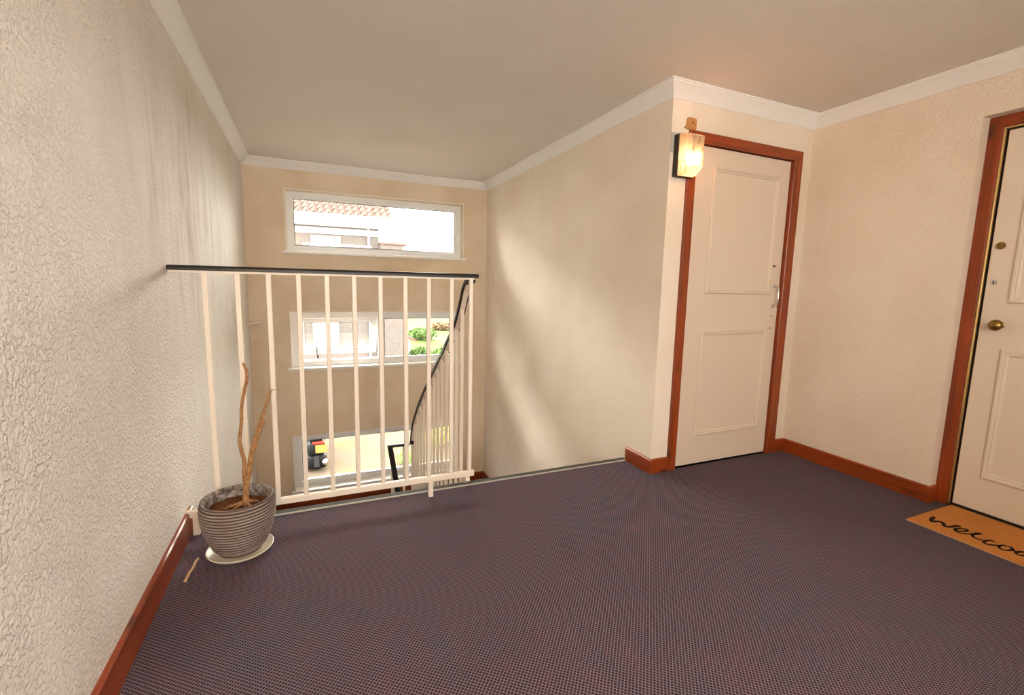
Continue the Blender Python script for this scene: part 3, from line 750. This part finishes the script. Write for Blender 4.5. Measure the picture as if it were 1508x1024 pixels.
for i in range(9):
    r = 0.1205 * i / 8
    rings.append([bm.verts.new((PX + r*math.cos(a), PY + r*math.sin(a), 0.196 + 0.010*(1 - i/8) + 0.008*mnoise.noise(Vector((r*60*math.cos(a), r*60*math.sin(a), 0))))) for a in [2*math.pi*k/28 for k in range(28)]] if i else [bm.verts.new((PX, PY, 0.207))])
for k in range(28): bm.faces.new((rings[0][0], rings[1][k], rings[1][(k+1) % 28]))
for i in range(1, 8):
    for k in range(28): bm.faces.new((rings[i][k], rings[i+1][k], rings[i+1][(k+1) % 28], rings[i][(k+1) % 28]))
obj('soil', bm, soilm, e, True)

def bark():
    m = mat('dry_tan_bark', (0.40, 0.20, 0.085), 0.85, spec=0.2); n = N(m); v = n.coord()
    a = n.noise(n.coord(scale=(1, 1, 0.35)), 130, 4, 0.65); b = n.noise(n.coord(scale=(0.2, 0.2, 1)), 210, 2)
    c = n.mix(n.ramp(a, [(0.3, 0.0), (0.7, 1.0)]), (0.22, 0.095, 0.036), (0.52, 0.29, 0.135))
    c = n.mix(n.math('MULTIPLY', n.ramp(b, [(0.62, 0.0), (0.7, 1.0)]), 0.6), c, (0.13, 0.055, 0.022))
    n.base(c); n.bump(a, 0.6, 0.002); return m
M['bark'] = bark()
pe = empty('dead_plant', (0.262, -0.272, 0.20), 'bare forked dry tan stem of a dead plant in the ribbed pot', 'plant')
def stem(name, pts, rad, par=pe):
    c = catmull(pts, 5); rr = []
    for i in range(len(c)):
        t = i/(len(c)-1)*(len(rad)-1); k = min(int(t), len(rad)-2); rr.append((rad[k]*(1-(t-k)) + rad[k+1]*(t-k)) * (1 + 0.07*mnoise.noise(Vector((i*0.9, len(pts), 1)))))
    bm = bmesh.new(); tube(bm, c, rr, 10); return obj(name, bm, M['bark'], par, True, angle=60)
y0 = -0.272
st = stem('trunk', [(0.262, y0, 0.196), (0.263, y0, 0.225), (0.266, y0, 0.262), (0.270, y0, 0.300), (0.272, y0, 0.335)], [0.0175, 0.0125, 0.0118, 0.0125, 0.010])
stem('stem', [(0.266, y0, 0.290), (0.262, y0, 0.345), (0.266, y0, 0.390), (0.258, y0, 0.440), (0.253, y0 + 0.003, 0.485), (0.263, y0, 0.560), (0.267, y0, 0.625), (0.279, y0 - 0.004, 0.690), (0.292, y0, 0.745), (0.291, y0, 0.785), (0.281, y0 + 0.004, 0.812)], [0.0085, 0.0080, 0.0078, 0.0072, 0.0068, 0.0065, 0.0070, 0.0062, 0.0045])
stem('stem', [(0.270, y0, 0.300), (0.284, y0 - 0.002, 0.355), (0.293, y0, 0.410), (0.307, y0, 0.470), (0.321, y0 + 0.002, 0.520), (0.338, y0, 0.572), (0.352, y0, 0.612), (0.365, y0, 0.652), (0.377, y0 + 0.002, 0.690)], [0.0115, 0.0125, 0.0120, 0.0105, 0.0085, 0.0075, 0.0062, 0.0060, 0.0052])
stem('snag', [(0.309, y0 - 0.004, 0.455), (0.322, y0 - 0.007, 0.500), (0.337, y0 - 0.009, 0.540), (0.348, y0 - 0.009, 0.562)], [0.0085, 0.0075, 0.0066, 0.0050])
stem('twig', [(0.376, y0, 0.688), (0.388, y0 - 0.002, 0.694), (0.402, y0, 0.693), (0.416, y0, 0.690)], [0.0032, 0.0016, 0.0010, 0.0008])
for a, l in ((3.3, 0.085), (3.9, 0.075), (2.8, 0.05), (0.3, 0.05), (5.2, 0.06), (1.3, 0.05)):
    d = Vector((math.cos(a), math.sin(a), 0)); b = Vector((0.262, y0, 0.214))
    stem('root', [b + d*0.006, b + d*l*0.4 + Vector((0, 0, -0.003)), b + d*l*0.75 + Vector((0.004, 0, -0.008)), b + d*l + Vector((0, 0.004, -0.018))], [0.0075, 0.0055, 0.0045, 0.003])
# broken bit of stem lying on the carpet
st_ = [(0.069, -0.446, 0.0062), (0.071, -0.415, 0.0068), (0.073, -0.385, 0.0060), (0.079, -0.350, 0.0064), (0.078, -0.318, 0.0058), (0.083, -0.292, 0.0060)]
bm = bmesh.new(); tube(bm, catmull(st_, 4), [0.0058, 0.0060, 0.0055, 0.0056] * 5 + [0.0050], 9)
tag(obj('dry_stick', bm, mat('pale_dry_stick', (0.60, 0.36, 0.20), 0.85), None, True), 'short broken dry stick lying on the carpet by the skirting', 'stick')

# ------------------------------------------------------------------ outside
def ground_mat():
    m = mat('pinkish_paving', (0.55, 0.42, 0.33), 0.95, spec=0.1); n = N(m); v = n.coord()
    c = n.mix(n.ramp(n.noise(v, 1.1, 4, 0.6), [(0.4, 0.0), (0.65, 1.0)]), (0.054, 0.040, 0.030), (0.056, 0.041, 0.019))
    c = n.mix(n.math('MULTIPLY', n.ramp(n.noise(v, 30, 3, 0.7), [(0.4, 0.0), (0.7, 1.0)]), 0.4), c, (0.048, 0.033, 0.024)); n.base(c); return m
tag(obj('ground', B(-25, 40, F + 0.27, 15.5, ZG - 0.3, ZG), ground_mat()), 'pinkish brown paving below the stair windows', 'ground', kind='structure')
def lawn_mat():
    m = mat('bright_lawn', (0.24, 0.42, 0.08), 0.95, spec=0.1); n = N(m); v = n.coord()
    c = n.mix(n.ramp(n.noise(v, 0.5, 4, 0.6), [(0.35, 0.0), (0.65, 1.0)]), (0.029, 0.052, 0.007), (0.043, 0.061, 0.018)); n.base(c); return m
bm = bmesh.new(); GX, GY = 24, 24; gv = {}
def lawn_z(x, y): return ZG + max(0, y - 17) * 0.066 + (0.25*mnoise.noise(Vector((x*0.15, y*0.15, 0))) if y > 18 else 0)
for i in range(GX+1):
    for j in range(GY+1):
        x = -25 + 75*i/GX; y = 15.5 + 42*j/GY; gv[i, j] = bm.verts.new((x, y, lawn_z(x, y)))
for i in range(GX):
    for j in range(GY): bm.faces.new((gv[i,j], gv[i+1,j], gv[i+1,j+1], gv[i,j+1]))
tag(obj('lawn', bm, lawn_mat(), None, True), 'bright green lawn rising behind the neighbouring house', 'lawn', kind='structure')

def harl():
    m = mat('pinkish_harling', (0.74, 0.66, 0.60), 0.95, spec=0.1); n = N(m); v = n.coord()
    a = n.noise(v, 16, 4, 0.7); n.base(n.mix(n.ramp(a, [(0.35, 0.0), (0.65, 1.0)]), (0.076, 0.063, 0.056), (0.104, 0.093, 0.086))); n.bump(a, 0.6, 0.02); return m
M['harl'] = harl(); M['house_white'] = mat('white_house_paint', (0.42, 0.415, 0.40), 0.5)
M['house_glass'] = mat('pale_house_glass', (0.42, 0.50, 0.56), 0.08)
M['coping'] = mat('red_coping', (0.16, 0.045, 0.04), 0.8); M['cream_gutter'] = mat('cream_gutter', (0.80, 0.72, 0.52), 0.5)
HY = 16.0
e = empty('house', (-2, HY, ZG), 'pale harled house with red tiled roof seen through the high window', 'house')
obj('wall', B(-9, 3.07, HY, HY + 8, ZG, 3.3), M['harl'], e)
obj('band', B(-9.02, 3.08, HY - 0.06, HY - 0.005, 2.84, 3.05), M['house_white'], e)
obj('soffit', B(-9.3, 3.32, HY - 0.42, HY - 0.005, 3.11, 3.15), M['house_white'], e)
obj('fascia', B(-9.3, 3.35, HY - 0.45, HY - 0.42, 3.09, 3.42), M['house_white'], e)
bm = bmesh.new(); prism(bm, [(HY - 0.56, 3.50), (HY - 0.55, 3.44), (HY - 0.50, 3.40), (HY - 0.46, 3.42), (HY - 0.455, 3.50), (HY - 0.47, 3.50), (HY - 0.475, 3.44), (HY - 0.50, 3.42), (HY - 0.535, 3.45), (HY - 0.545, 3.50)], 0, -9.35, 3.47); obj('gutter', bm, M['cream_gutter'], e)
# roof: overlapping pantile courses as real relief
tilem = mat('pink_red_pantile', (0.60, 0.30, 0.24), 0.9, spec=0.1); n = N(tilem); v = n.coord()
n.base(n.mix(n.ramp(n.noise(v, 3.2, 4, 0.75), [(0.4, 0.0), (0.68, 1.0)]), (0.068, 0.049, 0.044), (0.052, 0.027, 0.018)))
bm = bmesh.new(); TW, TL, pit = 0.24, 0.30, math.radians(36)
cols, rows = 52, 22; sub = 4
for r_ in range(rows):
    prev = None
    for c_ in range(cols*sub + 1):
        x = 3.46 - 0.075*r_*TL - c_*TW/sub
        ph = (c_ % sub)/sub*2*math.pi
        lift = 0.055*math.cos(ph)
        pts = []
        for s_, l_ in ((r_*TL - 0.06, 0.050), (r_*TL - 0.06, 0.016), ((r_+1)*TL, 0.0)):
            d = s_; q = lift + (0.022 if l_ == 0.050 else (0.0 if l_ == 0.016 else 0.01))
            pts.append(bm.verts.new((x, HY - 0.52 + d*math.cos(pit) - q*math.sin(pit), 3.52 + d*math.sin(pit) + q*math.cos(pit))))
        pts = [pts[1], pts[0], pts[2]]
        if prev:
            bm.faces.new((prev[0], pts[0], pts[1], prev[1])); bm.faces.new((prev[1], pts[1], pts[2], prev[2]))
        prev = pts
rt_ = obj('roof_tiles', bm, tilem, e); rt_['kind'] = 'stuff'
bm = bmesh.new(); prism(bm, [(HY - 0.45, 3.44), (HY + 5.0, 3.44 + 5.45*math.tan(pit)), (HY + 8.5, 3.44)], 0, -9.3, 2.95); obj('roof_deck', bm, M['coping'], e)
bm = bmesh.new(); tube(bm, [(2.68, HY - 0.10, 3.40), (2.68, HY - 0.10, ZG)], 0.045, 10); obj('downpipe', bm, M['house_white'], e, True)
def house_window(x0, x1, z0, z1):
    bm = bmesh.new(); frame_ring(bm, x0 - 0.10, x1 + 0.10, z0 - 0.10, z1 + 0.10, 0.10, HY - 0.05, HY - 0.001); obj('window_surround', bm, M['house_white'], e)
    bm = bmesh.new(); frame_ring(bm, x0, x1, z0, z1, 0.07, HY - 0.02, HY - 0.001); box(bm, (x0+x1)/2 - 0.16, (x0+x1)/2 - 0.09, HY - 0.02, HY - 0.002, z0 + 0.07, z1 - 0.07)
    w = obj('window', bm, M['upvc'], e)
    obj('pane', B(x0 + 0.06, x1 - 0.06, HY - 0.012, HY - 0.006, z0 + 0.06, z1 - 0.06), M['house_glass'], w)
house_window(0.80, 1.60, 1.55, 2.66); house_window(0.78, 1.46, -1.30, -0.45); house_window(-4.6, -3.4, 1.55, 2.66); house_window(-4.6, -3.4, -1.4, -0.2)
e = empty('house_wing', (3.5, HY, ZG), 'low pale wing with red coping beside the tiled house', 'building')
obj('wall', B(3.075, 3.90, HY - 0.3, HY + 4, ZG, 2.55), M['harl'], e)
obj('coping', B(3.08, 4.06, HY - 0.36, HY + 4, 2.56, 2.64), M['coping'], e)
# porch with a red lean-to roof, and another house further up the slope
p, q = at(590, 489, 21.5), at(613, 501, 21.5); gz = lawn_z(p.x, 22)
e = empty('garden_shed', (p.x, 21.5, gz), 'small white shed with red sloping roof on the lawn', 'shed')
bm = bmesh.new(); prism(bm, [(p.x, gz - 0.1), (q.x - 0.30, gz - 0.1), (q.x - 0.30, q.z + 0.02), (p.x, p.z - 0.06)], 1, 21.5, 22.6); obj('wall', bm, M['house_white'], e)
bm = bmesh.new(); prism(bm, [(p.x - 0.1, p.z + 0.03), (q.x, q.z), (q.x, q.z - 0.09), (p.x - 0.1, p.z - 0.06)], 1, 21.3, 22.8); obj('roof', bm, M['coping'], e)
obj('orange_panel', B(p.x + 0.02, p.x + 0.20, 21.46, 21.495, p.z - 0.42, p.z - 0.26), mat('orange_panel', (0.30, 0.13, 0.02), 0.7), e)
p = at(606, 478, 40)
e = empty('distant_house', (p.x, 40, p.z), 'distant pinkish house on the slope behind the lawn', 'house')
obj('wall', B(p.x - 4.0, p.x + 0.6, 40, 46, p.z - 0.6, p.z + 2.6), M['harl'], e)
obj('plinth', B(p.x - 4.1, p.x + 0.8, 39.7, 40, p.z - 0.9, p.z + 0.05), M['house_white'], e)
obj('step', B(p.x + 0.6, p.x + 1.4, 39.8, 41, p.z - 0.4, p.z + 0.35), M['house_white'], e)

def leafm(name, a, b):
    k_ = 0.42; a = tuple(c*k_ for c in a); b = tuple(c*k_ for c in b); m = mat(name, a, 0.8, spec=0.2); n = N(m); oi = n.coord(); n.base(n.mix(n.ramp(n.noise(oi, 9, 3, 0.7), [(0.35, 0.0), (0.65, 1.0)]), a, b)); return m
GREEN = leafm('green_leaves', (0.07, 0.16, 0.03), (0.30, 0.46, 0.13)); YEL = leafm('yellow_green_leaves', (0.20, 0.26, 0.03), (0.72, 0.66, 0.10))
DARKG = leafm('dark_leaves', (0.02, 0.05, 0.02), (0.08, 0.14, 0.05)); BROWN = leafm('brown_leaves', (0.20, 0.12, 0.06), (0.42, 0.28, 0.16)); LIGHTG = leafm('light_leaves', (0.16, 0.34, 0.05), (0.45, 0.66, 0.20))
def bush(name, c, rx, ry, rz, mt, label, n_leaf=900, leaf=0.05, group='garden bushes'):
    c = Vector(c)
    e = empty(name, (c.x, c.y, c.z - rz), label, 'bush', group)
    bm = bmesh.new()
    for i in range(n_leaf):
        u = Vector((random.gauss(0,1), random.gauss(0,1), random.gauss(0,1))).normalized()
        k = 1 + 0.28*mnoise.noise(u*2.2 + c); r = k*(random.random()**0.25)
        p_ = c + Vector((u.x*rx*r, u.y*ry*r, u.z*rz*r))
        t = Vector((random.uniform(-1,1), random.uniform(-1,1), random.uniform(-1,1))).normalized(); s = (u + t*0.8).normalized().cross(t).normalized(); q = s.cross(t).normalized()
        L_ = leaf*random.uniform(0.7, 1.3)
        vs_ = [bm.verts.new(p_ + s*a*L_ + q*b*L_*0.5) for a, b in ((-1, 0), (0, -1), (1, 0), (0, 1))]
        bm.faces.new(vs_)
    obj('foliage', bm, mt, e)
    bm = bmesh.new()
    for k in range(3):
        a = 2.1*k; tube(bm, [c - Vector((0, 0, rz*1.05)), c + Vector((math.cos(a)*rx*0.4, math.sin(a)*ry*0.4, rz*0.3))], [rx*0.06, rx*0.02], 6)
    obj('stem', bm, M['bark'], e)
p = at(598, 676, 7.5); bush('round_bush', (p.x, 7.5, ZG + 0.15), 0.20, 0.20, 0.15, LIGHTG, 'small round light green bush on the paving', 900, 0.022)
p = at(652, 648, 8.45); bush('flowering_bush', (p.x, 8.45, ZG + 0.30), 0.48, 0.35, 0.32, YEL, 'yellow flowering bush seen through the stair railing', 1200, 0.03)
bush('leafy_bush', (0.20, 7.95, ZG + 0.30), 0.16, 0.30, 0.36, GREEN, 'leafy green bush beside the black motor scooter', 1200, 0.03)
def on_lawn(px, py):
    Y = 18.0
    for _ in range(400):
        q = at(px, py, Y)
        if q.z <= lawn_z(q.x, Y): break
        Y += 0.1
    return q
def lawn_bush(name, px, py, rx, rz, mt, label, n_leaf=900, leaf=0.09):
    q = on_lawn(px, py); bush(name, (q.x, q.y, lawn_z(q.x, q.y) + rz*0.9), rx, rx*0.7, rz, mt, label, n_leaf, leaf)
lawn_bush('spreading_bush', 622, 500, 0.90, 0.38, GREEN, 'spreading green bush halfway up the lawn', 1400, 0.07)
lawn_bush('hedge', 621, 531, 0.56, 0.34, GREEN, 'low green hedge at the foot of the lawn next to the shed', 1400, 0.06)
lawn_bush('hedge', 653, 529, 0.54, 0.32, LIGHTG, 'pale green hedge at the foot of the lawn away from the shed', 1400, 0.06)
lawn_bush('dry_bush', 650, 486, 0.75, 0.26, BROWN, 'brown dry bush high on the lawn', 900, 0.10)
p = at(662, 478, 50); bush('dark_tree', (p.x, 50, p.z + 0.2), 2.6, 1.5, 1.0, DARKG, 'dark green shrub at the top of the lawn', 1600, 0.22)

# black motor scooter parked below, rear towards the windows
p = at(467, 697, 7.6); sx, sy = p.x, 7.62
M['blk'] = mat('black_scooter_paint', (0.002, 0.002, 0.0025), 0.5, spec=0.15); M['rub'] = mat('tyre_rubber', (0.003, 0.003, 0.003), 0.8, spec=0.1)
M['redlamp'] = mat('red_tail_lamp', (0.16, 0.012, 0.006), 0.25); M['plate'] = mat('yellow_number_plate', (0.16, 0.075, 0.004), 0.5)
e = empty('motor_scooter', (sx, sy + 0.7, ZG), 'black motor scooter with red tail lamp and yellow plate parked outside', 'scooter')
def torus(cx, cy, cz, R_, r_):
    bm = bmesh.new(); vv_ = [[bm.verts.new((cx + r_*math.sin(b), cy + (R_ + r_*math.cos(b))*math.cos(a), cz + (R_ + r_*math.cos(b))*math.sin(a))) for b in [2*math.pi*j/12 for j in range(12)]] for a in [2*math.pi*i/28 for i in range(28)]]
    for i in range(28):
        for j in range(12): bm.faces.new((vv_[i][j], vv_[(i+1) % 28][j], vv_[(i+1) % 28][(j+1) % 12], vv_[i][(j+1) % 12]))
    return bm
for yy in (sy + 0.24, sy + 1.42):
    wv = obj('wheel', torus(sx, yy, ZG + 0.235, 0.17, 0.065), M['rub'], e, True)
    bm = bmesh.new(); lathe(bm, [(0.11, sx - 0.04), (0.12, sx - 0.02), (0.12, sx + 0.02), (0.11, sx + 0.04)], yy, ZG + 0.235, 18, 'x'); obj('rim', bm, M['chrome'], wv, True)
bm = bmesh.new(); box(bm, sx - 0.17, sx + 0.17, sy + 0.02, sy + 0.85, ZG + 0.34, ZG + 0.66, 0.08, 3); obj('rear_body', bm, M['blk'], e, True, angle=50)
bm = bmesh.new(); box(bm, sx - 0.13, sx + 0.13, sy + 0.0, sy + 0.80, ZG + 0.64, ZG + 0.76, 0.05, 3); obj('seat', bm, M['rub'], e, True, angle=50)
bm = bmesh.new(); box(bm, sx - 0.20, sx + 0.20, sy + 0.05, sy + 0.75, ZG + 0.06, ZG + 0.36, 0.07, 3); obj('side_covers', bm, M['blk'], e, True, angle=50)
obj('footboard', B(sx - 0.16, sx + 0.16, sy + 0.80, sy + 1.25, ZG + 0.24, ZG + 0.34, 0.03, 2), M['blk'], e)
bm = bmesh.new(); prism(bm, [(sy + 1.15, ZG + 0.28), (sy + 1.30, ZG + 0.28), (sy + 1.38, ZG + 0.92), (sy + 1.24, ZG + 0.98)], 0, sx - 0.2, sx + 0.2); obj('front_shield', bm, M['blk'], e)
bm = bmesh.new(); tube(bm, [(sx - 0.20, sy + 1.18, ZG + 1.0), (sx - 0.1, sy + 1.28, ZG + 1.02), (sx + 0.1, sy + 1.28, ZG + 1.02), (sx + 0.20, sy + 1.18, ZG + 1.0)], 0.016, 8); obj('handlebar', bm, M['rub'], e)
bm = bmesh.new(); box(bm, sx - 0.07, sx + 0.17, sy - 0.035, sy + 0.04, ZG + 0.615, ZG + 0.675, 0.015, 2); obj('tail_lamp', bm, M['redlamp'], e)
obj('grab_rail', B(sx - 0.09, sx + 0.15, sy - 0.04, sy + 0.02, ZG + 0.72, ZG + 0.77, 0.012, 2), M['chrome'], e)
bm = bmesh.new(); prism(bm, [(sy - 0.045, ZG + 0.44), (sy - 0.035, ZG + 0.44), (sy - 0.015, ZG + 0.60), (sy - 0.025, ZG + 0.60)], 0, sx - 0.015, sx + 0.205); obj('number_plate', bm, M['plate'], e)
bm = bmesh.new(); prism(bm, [(sy + 0.02, ZG + 0.36), (sy - 0.09, ZG + 0.16), (sy - 0.07, ZG + 0.14), (sy + 0.08, ZG + 0.33)], 0, sx - 0.05, sx + 0.05); obj('mudguard', bm, M['blk'], e)
bm = bmesh.new(); tube(bm, [(sx + 0.16, sy - 0.04, ZG + 0.22), (sx + 0.15, sy + 0.4, ZG + 0.19), (sx + 0.10, sy + 0.7, ZG + 0.16)], [0.05, 0.055, 0.02], 12); obj('exhaust', bm, M['chrome'], e, True)
obj('centre_stand', B(sx - 0.15, sx + 0.15, sy + 0.45, sy + 0.49, ZG, ZG + 0.30), M['rub'], e)
